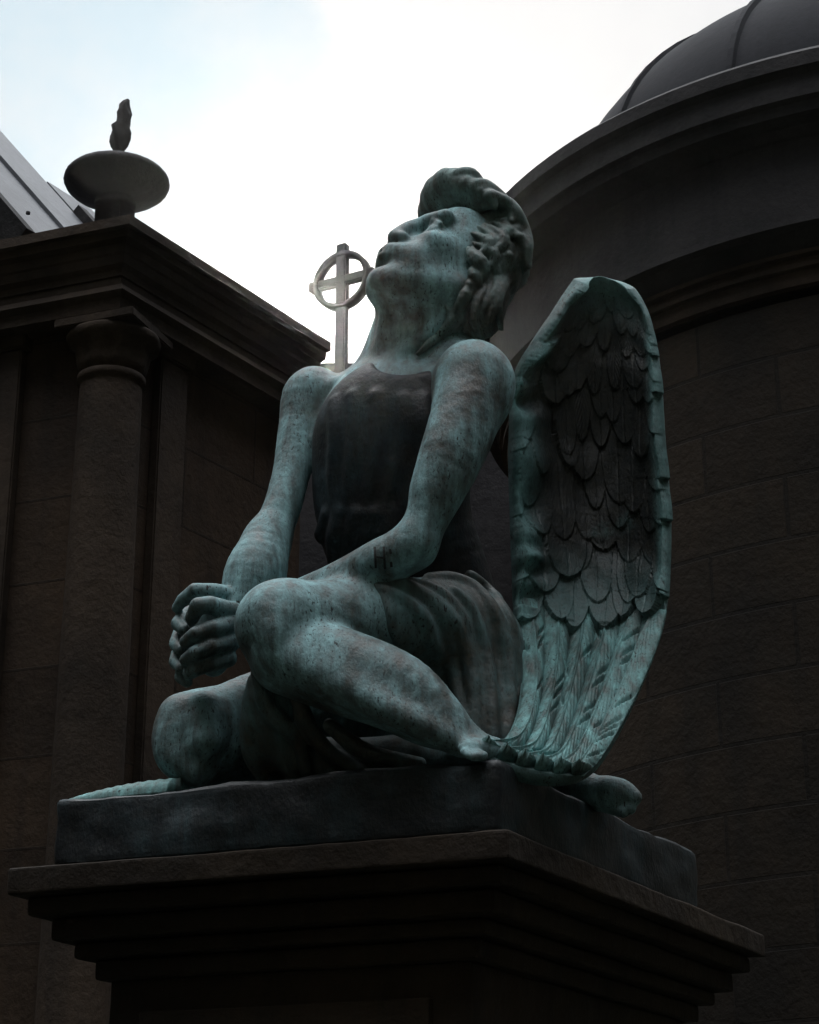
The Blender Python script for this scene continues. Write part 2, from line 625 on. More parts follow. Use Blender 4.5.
def lock(fn, n, width, k, strands=3, spread=.030):
    """one wavy lock laid as a few parallel strands; fn(t, side) gives a point"""
    for q in range(strands):
        o = (q - (strands - 1) / 2) * spread
        hf_.chain([(fn(j / (n - 1), o * (1 - .6 * j / (n - 1))), hh * width * (.30 + 1.9 * min(j / (n - 1), .35)) * (1 - .75 * max(0, j / (n - 1) - .35) / .65)) for j in range(n)], k)


for i in range(150):                                               # waves over the crown and sides
    ph = r2.uniform(-1.1, .92)
    th0 = r2.uniform(.95, 2.9)
    ln = r2.uniform(.55, 1.0)
    amp = r2.uniform(.07, .19)
    w0 = r2.uniform(0, 6.3)
    hi = r2.uniform(.008, .040)
    fr = r2.uniform(4, 6.5)
    lock(lambda t, o: scalp(th0 + ln * t, ph + o * 1.6 + amp * math.sin(w0 + fr * t) + .14 * t * math.copysign(1, ph), .010 + hi * 1.5 * math.sin(math.pi * min(1, .1 + t * .95))), 9, .028, .004)
# the swept-up front
for i in range(17):
    s0 = -.27 + .036 * i
    e_ = 1 - (max(0, s0 + .02) / .2) ** 2 * .30                     # the roll sinks back towards the near temple
    e_ = max(e_ - (min(s0, 0) / .27) ** 2 * .35, .1)
    dn = max(0, s0 - .08)
    w0 = r2.uniform(-.025, .025)
    rr = r2.uniform(.030, .044) * hh
    w1, w2 = r2.normal(size=2) * .022
    pts = [(H(.30 - dn * .5, s0, .375), rr * .7), (H(.32 + .14 * e_ - dn * .5, s0, .415 + w0 * .6), rr), (H(.32 + .205 * e_ - dn * .5, s0 * .98, .475 - dn * .3), rr * 1.15), (H(.28 + .18 * e_ - dn * .4, s0 + w1, .545 + w0 * .6 - dn * .5), rr * 1.2), (H(.18 + .12 * e_ - dn * .3, s0 * 1.02 + w2, .590 - dn * .5), rr * 1.15),
           (H(.06, s0 * 1.04 - w1, .578 + w0 * .5 - dn * .5), rr * 1.1), (H(-.05, s0 * 1.06 + w1, .53 - dn * .5), rr * 1.05), (H(-.12, s0 * 1.08 - w2, .45 + w0 * .5 - dn * .5), rr), (H(-.18, s0 * 1.1 + w1, .36 - dn * .4), rr * .8), (H(-.215, s0 * 1.1, .24), rr * .5)]
    hf_.chain(pts, .009)
hf_.ell(H(.25, -.04, .47), HA, hr(.18, .21, .09), .006)
hf_.ell(H(0, 0, .36), HA, hr(.26, .27, .16), .02)
# curls at the temple, over the ear and down to the nape
def side_s(f, u):
    return .305 * math.sqrt(max(.10, 1 - ((f - .02) / .40) ** 2 - ((u - .10) / .70) ** 2))


for side in (1, -1):                                               # waves combed back over the temple and ear
    for row in range(15):
        for layer in range(4):
            u0 = -.31 + .052 * row + r2.normal() * .010
            lim = .09 if u0 > .16 else (.05 if u0 > .02 else (-.03 if u0 > -.14 else -.09))
            f0 = lim - .12 * layer - r2.uniform(0, .04)
            a0 = 3.75 + .12 * (u0 < -.1) + r2.normal() * .10
            ln, am, w0 = r2.uniform(.22, .32), r2.uniform(.024, .040), 7 * u0 + 9 * f0 + r2.normal() * .45
            hi = r2.uniform(.020, .050)

            def wave(t, o, f0=f0, u0=u0, a0=a0, ln=ln, am=am, w0=w0, hi=hi, side=side):
                a = a0 + .5 * t * t
                p = am * math.sin(w0 + 6.5 * t) + o * .9
                f = max(f0 + ln * t * math.cos(a) - p * math.sin(a), -.29 + .03 * math.sin(9 * t + row))
                u = u0 + ln * t * math.sin(a) + p * math.cos(a)
                return H(f + .06, side * (side_s(f, u) - .022 + (hi + .026) * math.sin(math.pi * min(1, t * .9 + .04))), u - .04)
            lock(wave, 12, .034, .0035, 2, .034)
for i in range(14):                                                # nape
    s0 = -.20 + .021 * i
    lock(lambda t, o: H(-.21 - .05 * math.sin(2.6 * t) + .08 * t * t, (s0 + o) * (1 + .15 * t), -.02 - .50 * t + .02 * math.sin(9 * t + i)), 8, .038, .006, 2, .03)
hf_.ell(P(482, 302, -22), ((1, 0, 0), (0, 1, 0), (0, 0, 1)), (.060, .078, .092), .015)
for i in range(13):                                                # curls hanging from behind the ear to the nape
    x0 = 450 + 4.7 * i
    y0 = 256 + r2.uniform(0, 34) - .25 * (x0 - 480)
    y1 = min(346 - max(0, abs(x0 - 482) - 14) * .5, y0 + r2.uniform(48, 74))
    ph_, am_, fr_ = r2.uniform(0, 6.3), r2.uniform(3.5, 7.5), r2.uniform(4.5, 7)
    bulge = r2.uniform(0, 7)
    for st in (-2.1, 2.1):
        js = []
        for j in range(11):
            t = j / 10
            x = x0 + am_ * math.sin(ph_ + fr_ * t) + st * (1 - .5 * t) - (x0 - 478) * .30 * t * t
            y = y0 + (y1 - y0) * t
            w_ = max(.02, 1 - ((x - 482) / 33) ** 2 - ((y - 302) / 48) ** 2)
            js.append((x, y, -22 - 46 * math.sqrt(w_) - bulge * math.sin(math.pi * t) + 4, (1.3 + 2.5 * math.sin(math.pi * min(1, .15 + t * .8)))))
        hf_.chain(J(*js), .0035)
hair = link_mesh('hair', hf_.mesh('hair', 1), M_HAIR, angel)
del hf_

# ---- cloth over the hip and under the thigh
cl = hip.blank()
reg = hip.blank()
reg.chain(J((486, 672, 10, 104), (462, 648, -42, 80)), .04)
reg.chain(J((352, 566, 20, 50), (440, 628, 60, 84)), .05)
reg.chain(J((350, 584, -64, 14), (386, 596, -84, 24), (420, 620, -90, 40)), .03)
a_, b_ = hip.f - .013, reg.f
hh_ = np.maximum(.012 - np.abs(a_ - b_), 0) / .012
cl.f[:] = np.maximum(a_, b_) + hh_ * hh_ * .012 * .25
del reg, a_, b_, hh_
cl.chain(J((462, 664, 10, 52), (474, 700, -16, 46), (476, 742, -34, 44)), .05)
folds = [
    [(352, 582, 4), (366, 579, 6), (384, 579, 8), (407, 585, 9), (436, 601, 10), (454, 624, 11), (468, 650, 10), (476, 690, 11), (474, 738, 9)],
    [(372, 584, 4), (392, 592, 7), (409, 603, 8), (425, 619, 9), (436, 650, 8), (440, 684, 7)],
    [(428, 577, 5), (446, 577, 8), (470, 583, 9), (486, 602, 10), (500, 627, 10), (508, 656, 10), (510, 705, 9), (508, 744, 8)],
    [(470, 576, 6), (492, 594, 8), (508, 620, 8), (515, 650, 8), (517, 710, 7)],
    [(456, 592, 6), (470, 606, 8), (482, 640, 8), (490, 690, 9), (492, 738, 8)],
    [(404, 579, 4), (432, 586, 6), (456, 606, 7), (468, 630, 6), (476, 664, 5), (482, 700, 4)],
    [(486, 586, 4), (504, 612, 6), (512, 640, 6), (516, 680, 5)],
    [(430, 640, 4), (446, 660, 6), (462, 700, 6), (468, 738, 5)],
    [(394, 582, 3), (420, 592, 4), (440, 612, 5), (450, 640, 5), (456, 676, 6), (458, 716, 6)],
]


def on_cloth(fo, sink):
    js, last = [], None
    for (x, y, r) in fo:
        h_ = cl0.hit(x, y)
        if h_ is None:
            h_ = cl0.hit(x - 6, y + 6)
        if h_ is not None and js and abs(h_[1] - js[-1][0][1]) > .09:
            h_ = None
        if h_ is None:
            continue
        rr_ = rad(h_, r)
        if js and len(js) > 400:
            break
        js.append((h_ + (h_ - np.array([0, 0, EYE])) / np.linalg.norm(h_) * rr_ * sink, rr_))
    if len(js) > 8:                                                 # even out the depth along the fold
        c_ = np.array([p_ for p_, _ in js])
        for _ in range(6):
            c_[1:-1] = (c_[:-2] + c_[2:] + 2 * c_[1:-1]) / 4
        js = [(c_[i_], r_) for i_, (_, r_) in enumerate(js)]
    return js


def dense(fo, n=22):
    return [tuple(q_) for q_ in catmull(np.array(fo, float), np.linspace(0, 1, n))]


cl0 = cl.blank()
cl0.f[:] = cl.f
for fo in folds:
    cl.chain(on_cloth([(x_, y_, r_ * .9) for (x_, y_, r_) in dense(fo)], .25), .010)
# the part that hangs between the legs to the plinth
cl.chain(J((282, 676, -70, 30), (276, 716, -50, 34), (290, 752, -36, 30), (330, 764, -40, 26), (420, 756, -60, 24)), .04)
for fo in ([(258, 672, -104, 7), (266, 704, -92, 9), (284, 726, -84, 9), (300, 746, -74, 7), (306, 772, -66, 6)],
           [(254, 682, -80, 7), (250, 720, -64, 9), (252, 752, -52, 10), (262, 776, -44, 7)],
           [(296, 690, -110, 7), (306, 722, -92, 9), (326, 750, -78, 8), (356, 770, -72, 6)],
           [(330, 726, -100, 8), (366, 752, -92, 9), (420, 764, -96, 7)],
           [(270, 742, -64, 8), (286, 764, -58, 8), (292, 782, -54, 5)]):
    cl.chain(J(*fo), .02)
cl.noise(lambda x, y, z: .0016 * np.sin(33 * x + 4 * np.sin(19 * z)) * np.sin(21 * z + 6 * np.sin(13 * y)))
cloth = link_mesh('loincloth', cl.mesh('loincloth', 5), M_CLOTH, angel)
del cl


# ---- the dark sleeveless tunic, bloused over a belt
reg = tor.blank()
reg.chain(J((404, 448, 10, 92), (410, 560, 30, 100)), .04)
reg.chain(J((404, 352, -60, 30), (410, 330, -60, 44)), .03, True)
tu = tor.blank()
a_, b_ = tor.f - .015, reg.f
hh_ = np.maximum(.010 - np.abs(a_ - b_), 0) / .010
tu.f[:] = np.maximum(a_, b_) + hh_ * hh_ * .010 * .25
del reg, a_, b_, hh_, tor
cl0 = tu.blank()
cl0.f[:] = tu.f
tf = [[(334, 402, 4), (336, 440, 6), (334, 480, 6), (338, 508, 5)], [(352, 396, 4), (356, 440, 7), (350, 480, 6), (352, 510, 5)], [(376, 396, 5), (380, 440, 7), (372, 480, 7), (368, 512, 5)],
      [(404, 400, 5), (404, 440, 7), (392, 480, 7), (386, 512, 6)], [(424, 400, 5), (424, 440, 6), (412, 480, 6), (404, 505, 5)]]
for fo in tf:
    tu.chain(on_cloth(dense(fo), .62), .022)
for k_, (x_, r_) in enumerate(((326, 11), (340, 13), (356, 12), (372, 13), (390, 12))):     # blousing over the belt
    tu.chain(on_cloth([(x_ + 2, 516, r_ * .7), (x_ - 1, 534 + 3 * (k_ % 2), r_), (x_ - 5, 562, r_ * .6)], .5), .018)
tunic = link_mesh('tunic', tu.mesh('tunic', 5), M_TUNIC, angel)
del tu, cl0


# ---- wings
WR = [  # rows from the top of the wing to its tip: inner edge, middle, outer edge (picture x, y, depth)
    ((579, 283, 18), (602, 277, 30), (632, 289, 18)),
    ((553, 318, 14), (600, 308, 44), (650, 322, 14)),
    ((516, 372, 14), (594, 364, 60), (660, 370, 12)),
    ((510, 440, 16), (594, 440, 72), (665, 440, 12)),
    ((511, 510, 18), (596, 514, 74), (671, 516, 12)),
    ((513, 570, 16), (597, 578, 66), (669, 582, 6)),
    ((515, 622, 2), (594, 634, 36), (660, 634, -8)),
    ((521, 690, -44), (578, 702, -22), (635, 696, -50)),
    ((506, 737, -116), (556, 757, -100), (604, 752, -106)),
    ((470, 748, -166), (528, 769, -154), (584, 776, -134)),
]


def wing_surface(U_, V_):
    """U_, V_ arrays in 0..1 -> points (N,3)"""
    A = [catmull(np.array([r[k] for r in WR], float), V_) for k in range(3)]
    u = U_[:, None]
    q = A[0] * (1 - u) * (1 - 2 * u) + A[1] * 4 * u * (1 - u) + A[2] * u * (2 * u - 1)
    px, py, d = q.T
    x, y = (px - 409.5) / FPX, (512 - py) / FPX
    dy = -y * SP + CP
    Yd = Y0 + d * U
    t = Yd / dy
    return np.stack([x * t, Yd, EYE + (y * CP + SP) * t], 1)


def feather_relief(U_, V_):
    h = np.zeros_like(U_)
    r3 = np.random.default_rng(5)
    # overlapping coverts, larger towards the tip
    rows = [.06, .10, .145, .19, .24, .29, .345, .40, .46, .52, .585, .645]
    for k, v0 in enumerate(rows):
        n = 9 - k // 3
        wv = .075 + .004 * k
        for j in range(n + 1):
            uc = (j + .5 * (k % 2)) / n + r3.normal() * .045
            vc = v0 + r3.normal() * .018 + .02 * math.sin(uc * 3.1)
            wu = .62 / n * r3.uniform(.75, 1.3)
            a = (U_ - uc - .10 * (V_ - vc)) / wu
            b = (V_ - vc) / wv
            m = (np.abs(a) < 1) & (b < 0) & (b > -1.6)
            m &= (V_ > 0)
            tip = -(1 - np.sqrt(np.clip(1 - a * a, 0, 1))) * .55      # rounded tip
            m &= (b < tip)
            
            hh_ = .006 + (.015 + .008 * (k > 9)) * np.clip(1.0 + (b - tip) / 1.3, 0, 1) + .005 * (1 - a * a) - .0025 * np.exp(-(a / .06) ** 2)
            hh_ = hh_ + .0010 * np.sin(70 * (b * .6 + np.abs(a)) + uc * 9)
            lvl = hh_ * .75 + .0006 * (12 - k)
            h = np.where(m & (h < lvl), lvl, h)
    worn = np.clip((V_ - .05) / .18, .15, 1)
    h = h * worn * (V_ < .70)
    return h


def make_wing(name, mirror=None):
    nu, nv = 230, 520
    u, v = np.meshgrid(np.linspace(0, 1, nu), np.linspace(0, 1, nv), indexing='ij')
    u, v = u.ravel(), v.ravel()
    saw = 1 - (v * 10.5 + .25 * np.sin(v * 31)) % 1.0               # feather ends break the outer outline
    u = u * (1 - .022 * saw ** 2 * ((v > .17) & (v < .64)))
    S = wing_surface(u, v)
    e = 1e-3
    du = wing_surface(np.clip(u + e, 0, 1), v) - wing_surface(np.clip(u - e, 0, 1), v)
    dv = wing_surface(u, np.clip(v + e, 0, 1)) - wing_surface(u, np.clip(v - e, 0, 1))
    N = np.cross(du, dv)
    N /= np.maximum(np.linalg.norm(N, axis=1), 1e-9)[:, None]
    if N[np.argmin(np.abs(u - .5) + np.abs(v - .5))][1] > 0:
        N = -N
    h = feather_relief(u, v)
    edge = np.minimum(u, u.max() - u)
    roll = .013 * np.exp(-(u / .07) ** 2) * np.clip((.66 - v) / .1, 0, 1) + .003 * np.exp(-((1 - u) / .05) ** 2) * np.clip((.62 - v) / .1, 0, 1) + .012 * np.exp(-(v / .05) ** 2)
    lump = .016 * np.exp(-((u - .06) / .09) ** 2) * (np.sin(v * 62 + 3 * np.sin(v * 23)) * .6 + np.sin(v * 37 + 1)) * ((v > .16) & (v < .64))
    soft = .004 * np.sin(u * 13 + 3 * np.sin(v * 17)) * np.sin(v * 29 + 2 * np.sin(u * 9)) * (v < .66)
    front = S + N * (h + roll + lump + soft)[:, None]
    th = .020 + .012 * np.sin(math.pi * u)
    # the back bulges a little, closes to the front at the rim
    back = S - N * (th * np.clip(np.minimum(edge / .05, 1), .25, 1))[:, None]
    V = np.concatenate([front, back])
    I = np.arange(nu * nv).reshape(nu, nv)
    q = np.stack([I[:-1, :-1], I[1:, :-1], I[1:, 1:], I[:-1, 1:]], -1).reshape(-1, 4)
    o = nu * nv
    Q = [q[:, ::-1], q + o]
    for line in (I[0, :], I[-1, ::-1], I[::-1, 0], I[:, -1]):
        a, b = line[:-1], line[1:]
        Q.append(np.stack([a, b, b + o, a + o], 1))
    Q = np.concatenate(Q)
    if mirror is not None:
        V = mirror(V)
        Q = Q[:, ::-1]
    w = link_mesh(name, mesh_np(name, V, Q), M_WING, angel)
    bm = bmesh.new()
    bm.from_mesh(w.data)
    bmesh.ops.recalc_face_normals(bm, faces=bm.faces)
    bm.to_mesh(w.data)
    bm.free()
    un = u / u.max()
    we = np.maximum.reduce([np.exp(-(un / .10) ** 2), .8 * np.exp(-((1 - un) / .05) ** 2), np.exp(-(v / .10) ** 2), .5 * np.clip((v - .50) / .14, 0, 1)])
    at_ = w.data.attributes.new('rim_patina', 'FLOAT', 'POINT')
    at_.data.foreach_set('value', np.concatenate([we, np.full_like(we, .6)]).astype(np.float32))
    # the long flight feathers of the lower third, each its own piece
    nf = 6
    for k in range(nf):
        a, b = k / nf + .004, (k + 1) / nf + .010
        if k == nf - 1:
            b = 1.0
        a = max(a, 0.0)
        mu, mv = 42, 220
        s, t = np.meshgrid(np.linspace(0, 1, mu), np.linspace(0, 1, mv), indexing='ij')
        s, t = s.ravel(), t.ravel()
        vv = .615 + t * (.992 - .615)
        tipcut = .030 * (np.abs(s - .45) * 2) ** 2.5 * (t > .6) * (t - .6) / .4
        vv = np.clip(vv - tipcut, 0, 1)
        uu = a + (b - a) * s
        S = wing_surface(uu, vv)
        du = wing_surface(np.clip(uu + e, 0, 1), vv) - wing_surface(np.clip(uu - e, 0, 1), vv)
        dv = wing_surface(uu, np.clip(vv + e, 0, 1)) - wing_surface(uu, np.clip(vv - e, 0, 1))
        N = np.cross(du, dv)
        N /= np.maximum(np.linalg.norm(N, axis=1), 1e-9)[:, None]
        if N[len(N) // 2][1] > 0:
            N = -N
        prof = (.004 + .017 * np.clip(t * 5, 0, 1)) * np.sin(math.pi * np.clip(s, 0, 1)) ** .7 + .004 * (1 - s) + .012 * np.exp(-((1 - t) / .035) ** 2)
        rach = .0060 * np.clip(t * 6, 0, 1) * np.exp(-((s - .42) / .05) ** 2)
        side = np.abs(s - .42)
        barb = .0011 * np.sin(110 * (t - .35 * side) + 2 * np.sin(7 * s + k)) * np.clip(side * 5, 0, 1) * np.clip(t * 6, 0, 1)
        r4 = np.random.default_rng(40 + k)
        cut = np.zeros_like(s)
        for _ in range(9):                                           # notches where barbs have parted
            t0, sg, ln = r4.uniform(.1, .95), r4.choice([-1, 1]), r4.uniform(.25, .5)
            line = t - (t0 - .18 * (side - .5))
            cut += -.012 * np.exp(-(line / .011) ** 2) * ((s - .42) * sg > 0) * np.clip(np.minimum(s, 1 - s) * 9, 0, 1) * np.clip((side - (.52 - ln)) * 8, 0, 1)
        fr = S + N * (prof + rach + barb + cut)[:, None]
        bk = S - N * .004
        V = np.concatenate([fr, bk])
        I = np.arange(mu * mv).reshape(mu, mv)
        q = np.stack([I[:-1, :-1], I[1:, :-1], I[1:, 1:], I[:-1, 1:]], -1).reshape(-1, 4)
        o = mu * mv
        Q = [q[:, ::-1], q + o]
        for line in (I[0, :], I[-1, ::-1], I[::-1, 0], I[:, -1]):
            aa, bb = line[:-1], line[1:]
            Q.append(np.stack([aa, bb, bb + o, aa + o], 1))
        Q = np.concatenate(Q)
        if mirror is not None:
            V = mirror(V)
            Q = Q[:, ::-1]
        fo = link_mesh('flight_feather', mesh_np('flight_feather', V, Q), M_FEATHER, w)
        bm = bmesh.new()
        bm.from_mesh(fo.data)
        bmesh.ops.recalc_face_normals(bm, faces=bm.faces)
        bm.to_mesh(fo.data)
        bm.free()
    return w


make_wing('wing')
# the other wing: the same shape reflected across the angel's own middle, seen edge on behind the back
MID = P(400, 430, 20)


def mirror_wing(V):
    q = V - MID
    l = q @ L
    return MID + q - 2 * l[:, None] * L[None, :] * 1.0


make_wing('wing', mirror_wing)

# ---- the bronze base the angel sits on
YAW = R(30)
DL = np.array([-math.cos(R(20)), math.sin(R(20)), 0])       # along the front face, to the left
DR = np.array([math.sin(YAW), math.cos(YAW), 0])        # along the side face, away


def on_line(p0, direction, px):
    """walk from p0 along a level direction until picture column px is reached"""
    a, b = 0.0, 30.0
    for _ in range(60):
        m = (a + b) / 2
        q = p0 + direction * m
        zc = q[1] * CP + (q[2] - EYE) * SP
        x = 409.5 + FPX * q[0] / zc
        if abs(x - p0_px(p0)) < abs(px - p0_px(p0)):
            a = m
        else:
            b = m
    return a


def p0_px(q):
    return 409.5 + FPX * q[0] / (q[1] * CP + (q[2] - EYE) * SP)


cap_c = np.array(at(508, 829, 3.93))                    # near top corner of the stone cap
top_z = cap_c[2]
capL = on_line(cap_c, DL, 8)
capR = on_line(cap_c, DR, 765)
bc = cap_c + DL * .035 + DR * .035                      # near corner of the bronze base
bL = on_line(bc, DL, 50)
bR = on_line(bc, DR, 700)
bh = at(500, 759, bc[1]).z - top_z


def frame_box(origin, l0, l1, r0, r1, z0, z1):
    o = np.array([origin[0], origin[1], 0.0])
    bm = bmesh.new()
    vs = []
    for z in (z0, z1):
        for (a, b) in ((l0, r0), (l1, r0), (l1, r1), (l0, r1)):
            q = o + DL * a + DR * b
            vs.append(bm.verts.new((q[0], q[1], z)))
    bm.faces.new(vs[3::-1])
    bm.faces.new(vs[4:])
    for i in range(4):
        j = (i + 1) % 4
        bm.faces.new((vs[i], vs[j], vs[j + 4], vs[i + 4]))
    bmesh.ops.recalc_face_normals(bm, faces=bm.faces)
    return bm


def rough(bm, cuts, amp, bevel=.01, seed=1, freq=6.0):
    """bevel the edges, then refine and wobble a block so that its faces and arrises are worn"""
    bmesh.ops.bevel(bm, geom=list(bm.edges), offset=bevel, segments=3, affect='EDGES', profile=.6)
    bmesh.ops.triangulate(bm, faces=bm.faces)
    for _ in range(cuts):
        long = [e for e in bm.edges if e.calc_length() > .05]
        if not long:
            break
        bmesh.ops.subdivide_edges(bm, edges=long, cuts=1)
        bmesh.ops.triangulate(bm, faces=[f for f in bm.faces if len(f.verts) > 3])
    from mathutils import noise
    bm.normal_update()
    for v in bm.verts:
        n = noise.noise(v.co * freq + Vector((seed, 0, 0))) + .5 * noise.noise(v.co * freq * 3)
        v.co += v.normal * amp * n
    return bm


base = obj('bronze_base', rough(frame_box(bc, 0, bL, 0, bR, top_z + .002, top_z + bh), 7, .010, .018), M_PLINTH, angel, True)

# ---- the feather tip lying on the base at the far left
pf = []
SPn = [(148, 782, 70), (120, 783, 82), (90, 785, 96), (66, 788, 108), (50, 792, 116)]
wid = [10, 13, 13, 9, 2]
nu, nv = 40, 160
cc = np.array(SPn, float)
ss, tt = np.meshgrid(np.linspace(-1, 1, nu), np.linspace(0, 1, nv), indexing='ij')
ss, tt = ss.ravel(), tt.ravel()
zf = top_z + bh + .003
along = .02 + tt * .30
ctr3 = np.array(bc)[None, :] + DL[None, :] * (bL + .055 - (1 - tt) * .30)[:, None] + DR[None, :] * .10
lens = np.sin(math.pi * np.clip(.42 + .58 * tt, 0, 1)) ** .7
hgt = .040 * lens * np.sqrt(np.clip(1 - ss ** 2, 0, 1)) + .004 * (1 - tt)
Vt = ctr3 - DR[None, :] * (ss * .06 * lens)[:, None]
Vt[:, 2] = zf + hgt * (1 + .025 * np.sin(70 * (tt + .16 * ss))) + .012 * tt ** 3
Vb = Vt.copy()
Vb[:, 2] = zf - .002 + .010 * tt ** 3
I = np.arange(nu * nv).reshape(nu, nv)
q = np.stack([I[:-1, :-1], I[1:, :-1], I[1:, 1:], I[:-1, 1:]], -1).reshape(-1, 4)
o_ = nu * nv
Q = [q, q[:, ::-1] + o_]
for line in (I[0, ::-1], I[-1, :], I[:, 0], I[::-1, -1]):
    a, b = line[:-1], line[1:]
    Q.append(np.stack([a, b, b + o_, a + o_], 1))
ft = link_mesh('feather_tip', mesh_np('feather_tip', np.concatenate([Vt, Vb]), np.concatenate(Q)), M_FEATHER, angel)
bm = bmesh.new()
bm.from_mesh(ft.data)
bmesh.ops.recalc_face_normals(bm, faces=bm.faces)
bm.to_mesh(ft.data)
bm.free()

# ---- scratched letters on the near forearm
M_SCR, nt_, b_ = new_mat('scratched_metal')
b_.inputs['Base Color'].default_value = (.012, .012, .012, 1)
b_.inputs['Roughness'].default_value = .7


def scratch(strokes):
    bpy.context.view_layer.update()
    bm = bmesh.new()
    camp = np.array([0, 0, EYE])
    for (x0, y0, x1, y1, w) in strokes:
        n = 7
        prev = None
        L_ = math.hypot(x1 - x0, y1 - y0)
        nx, ny = -(y1 - y0) / L_ * w / 2, (x1 - x0) / L_ * w / 2
        for i in range(n):
            t = i / (n - 1)
            pair = []
            for s in (-1, 1):
                tgt = np.array(at(x0 + (x1 - x0) * t + s * nx, y0 + (y1 - y0) * t + s * ny, 5.0))
                dr = Vector(tgt - camp).normalized()
                o0 = body.matrix_world.inverted() @ Vector(camp)
                ok, loc, nrm, _ = body.ray_cast(o0, dr)
                if not ok:
                    pair = None
                    break
                pair.append(body.matrix_world @ loc + nrm * .0012)
            if pair is None:
                prev = None
                continue
            vs = [bm.verts.new(p) for p in pair] + [bm.verts.new(p - dr * -.004) for p in pair]
            if prev:
                bm.faces.new((prev[0], prev[1], vs[1], vs[0]))
                for a_, b2 in ((0, 2), (1, 3)):
                    bm.faces.new((prev[a_], vs[a_], vs[b2], prev[b2]))
            prev = vs
    bmesh.ops.recalc_face_normals(bm, faces=bm.faces)
    return obj('scratched_letters', bm, M_SCR, angel)


scratch([(375, 547, 376, 568, 2.2), (384, 547, 385, 569, 2.2), (375.5, 557, 384.5, 558, 1.8),
         (390, 549, 391, 554, 2.4), (391, 562, 391.5, 567, 2.4)])

# ------------------------------------------------------------------ STONE PEDESTAL
ped = thing('stone_pedestal', 'brown moulded stone pedestal under the bronze angel', 'pedestal', (float(cap_c[0]), float(cap_c[1]) + .4, 0))
t0 = top_z
obj('cap', rough(frame_box(cap_c, 0, capL, 0, capR, t0 - .058, t0), 7, .004, .007, 3), M_STONE, ped)
for k, (ins, za, zb) in enumerate(((.03, .062, .10), (.065, .104, .15), (.10, .154, .185), (.13, .188, .23))):
    obj('moulding', rough(frame_box(cap_c, ins, capL - ins, ins, capR - ins, t0 - zb, t0 - za + .002), 6, .003, .010, 5 + k), M_STONE, ped)
obj('shaft', rough(frame_box(cap_c, .155, capL - .155, .155, capR - .155, .35, t0 - .228), 6, .003, .008, 9), M_STONE, ped)
# sunk panel frame on the front of the shaft
o0 = cap_c + DR * .155
for (a0, a1, z0, z1) in ((.24, capL - .24, t0 - .36, t0 - .30), (.24, capL - .24, .5, .56), (.24, .30, .56, t0 - .36), (capL - .30, capL - .24, .56, t0 - .36)):
    obj('panel_rib', rough(frame_box(cap_c, a0, a1, .137, .157, z0, z1), 5, .002, .005, 12), M_STONE, ped)
obj('foot_course', rough(frame_box(cap_c, .05, capL - .05, .05, capR - .05, 0, .352), 5, .003, .012, 14), M_STONE, ped)


# ------------------------------------------------------------------ swept mouldings
def sweep(path, prof, closed=False, uv=False):
    """path: level points (x,y); prof: list of (out, z); outward is to the right of the direction of travel"""
    n = len(path)
    bm = bmesh.new()
    rings = []
    for i in range(n):
        p = np.array(path[i], float)
        dirs = []
        if i > 0 or closed:
            d = p - np.array(path[i - 1], float)
            dirs.append(d / np.linalg.norm(d))
        if i < n - 1 or closed:
            d = np.array(path[(i + 1) % n], float) - p
            dirs.append(d / np.linalg.norm(d))
        ns = [np.array([d[1], -d[0]]) for d in dirs]
        m = sum(ns)
        m = m / np.linalg.norm(m)
        m = m / max(m @ ns[0], .3)
        rings.append([bm.verts.new((p[0] + m[0] * o, p[1] + m[1] * o, z)) for (o, z) in prof])
    lay = bm.loops.layers.uv.new('UVMap')
    run = 0.0
    for i in range(n if closed else n - 1):
        j = (i + 1) % n
        seg = float(np.linalg.norm(np.array(path[j]) - np.array(path[i])))
        for k in range(len(prof) - 1):
            f = bm.faces.new((rings[i][k], rings[j][k], rings[j][k + 1], rings[i][k + 1]))
            for lp, (uu, vv) in zip(f.loops, ((run, prof[k][1]), (run + seg, prof[k][1]), (run + seg, prof[k + 1][1]), (run, prof[k + 1][1]))):
                lp[lay].uv = (uu, vv)
        run += seg
    if not closed:
        for rg in (rings[0], rings[-1]):
            if len(rg) > 2:
                try:
                    bm.faces.new(rg)
                except ValueError:
                    pass
    bmesh.ops.recalc_face_normals(bm, faces=bm.faces)
    return bm


def lathe(center, prof, n=72, wob=0.0):
    """prof: (radius, z) from the bottom up"""
    bm = bmesh.new()
    rings = []
    for (r, z) in prof:
        rings.append([bm.verts.new((center[0] + r * math.cos(2 * math.pi * i / n) * (1 + wob * math.sin(3 * i + z * 40)), center[1] + r * math.sin(2 * math.pi * i / n) * (1 + wob * math.cos(2 * i + z * 31)), z)) for i in range(n)])
    lay = bm.loops.layers.uv.new('UVMap')
    rm = max(r for r, z in prof)
    for k in range(len(prof) - 1):
        for i in range(n):
            j = (i + 1) % n
            f = bm.faces.new((rings[k][i], rings[k][j], rings[k + 1][j], rings[k + 1][i]))
            c_ = 2 * math.pi * rm / n
            for lp, (uu, vv) in zip(f.loops, ((i * c_, prof[k][1]), ((i + 1) * c_, prof[k][1]), ((i + 1) * c_, prof[k + 1][1]), (i * c_, prof[k + 1][1]))):
                lp[lay].uv = (uu, vv)
    if prof[0][0] > 1e-4:
        bm.faces.new(rings[0][::-1])
    if prof[-1][0] > 1e-4:
        bm.faces.new(rings[-1])
    return bm


# ------------------------------------------------------------------ LEFT MAUSOLEUM
YC = 9.0
kt = at(130, 214, YC)                                    # outermost top corner of the cornice
SIDE = np.array([math.sin(R(33.4)), math.cos(R(33.4))])
FRNT = np.array([-math.cos(R(20.6)), math.sin(R(20.6))])
zt = kt.z


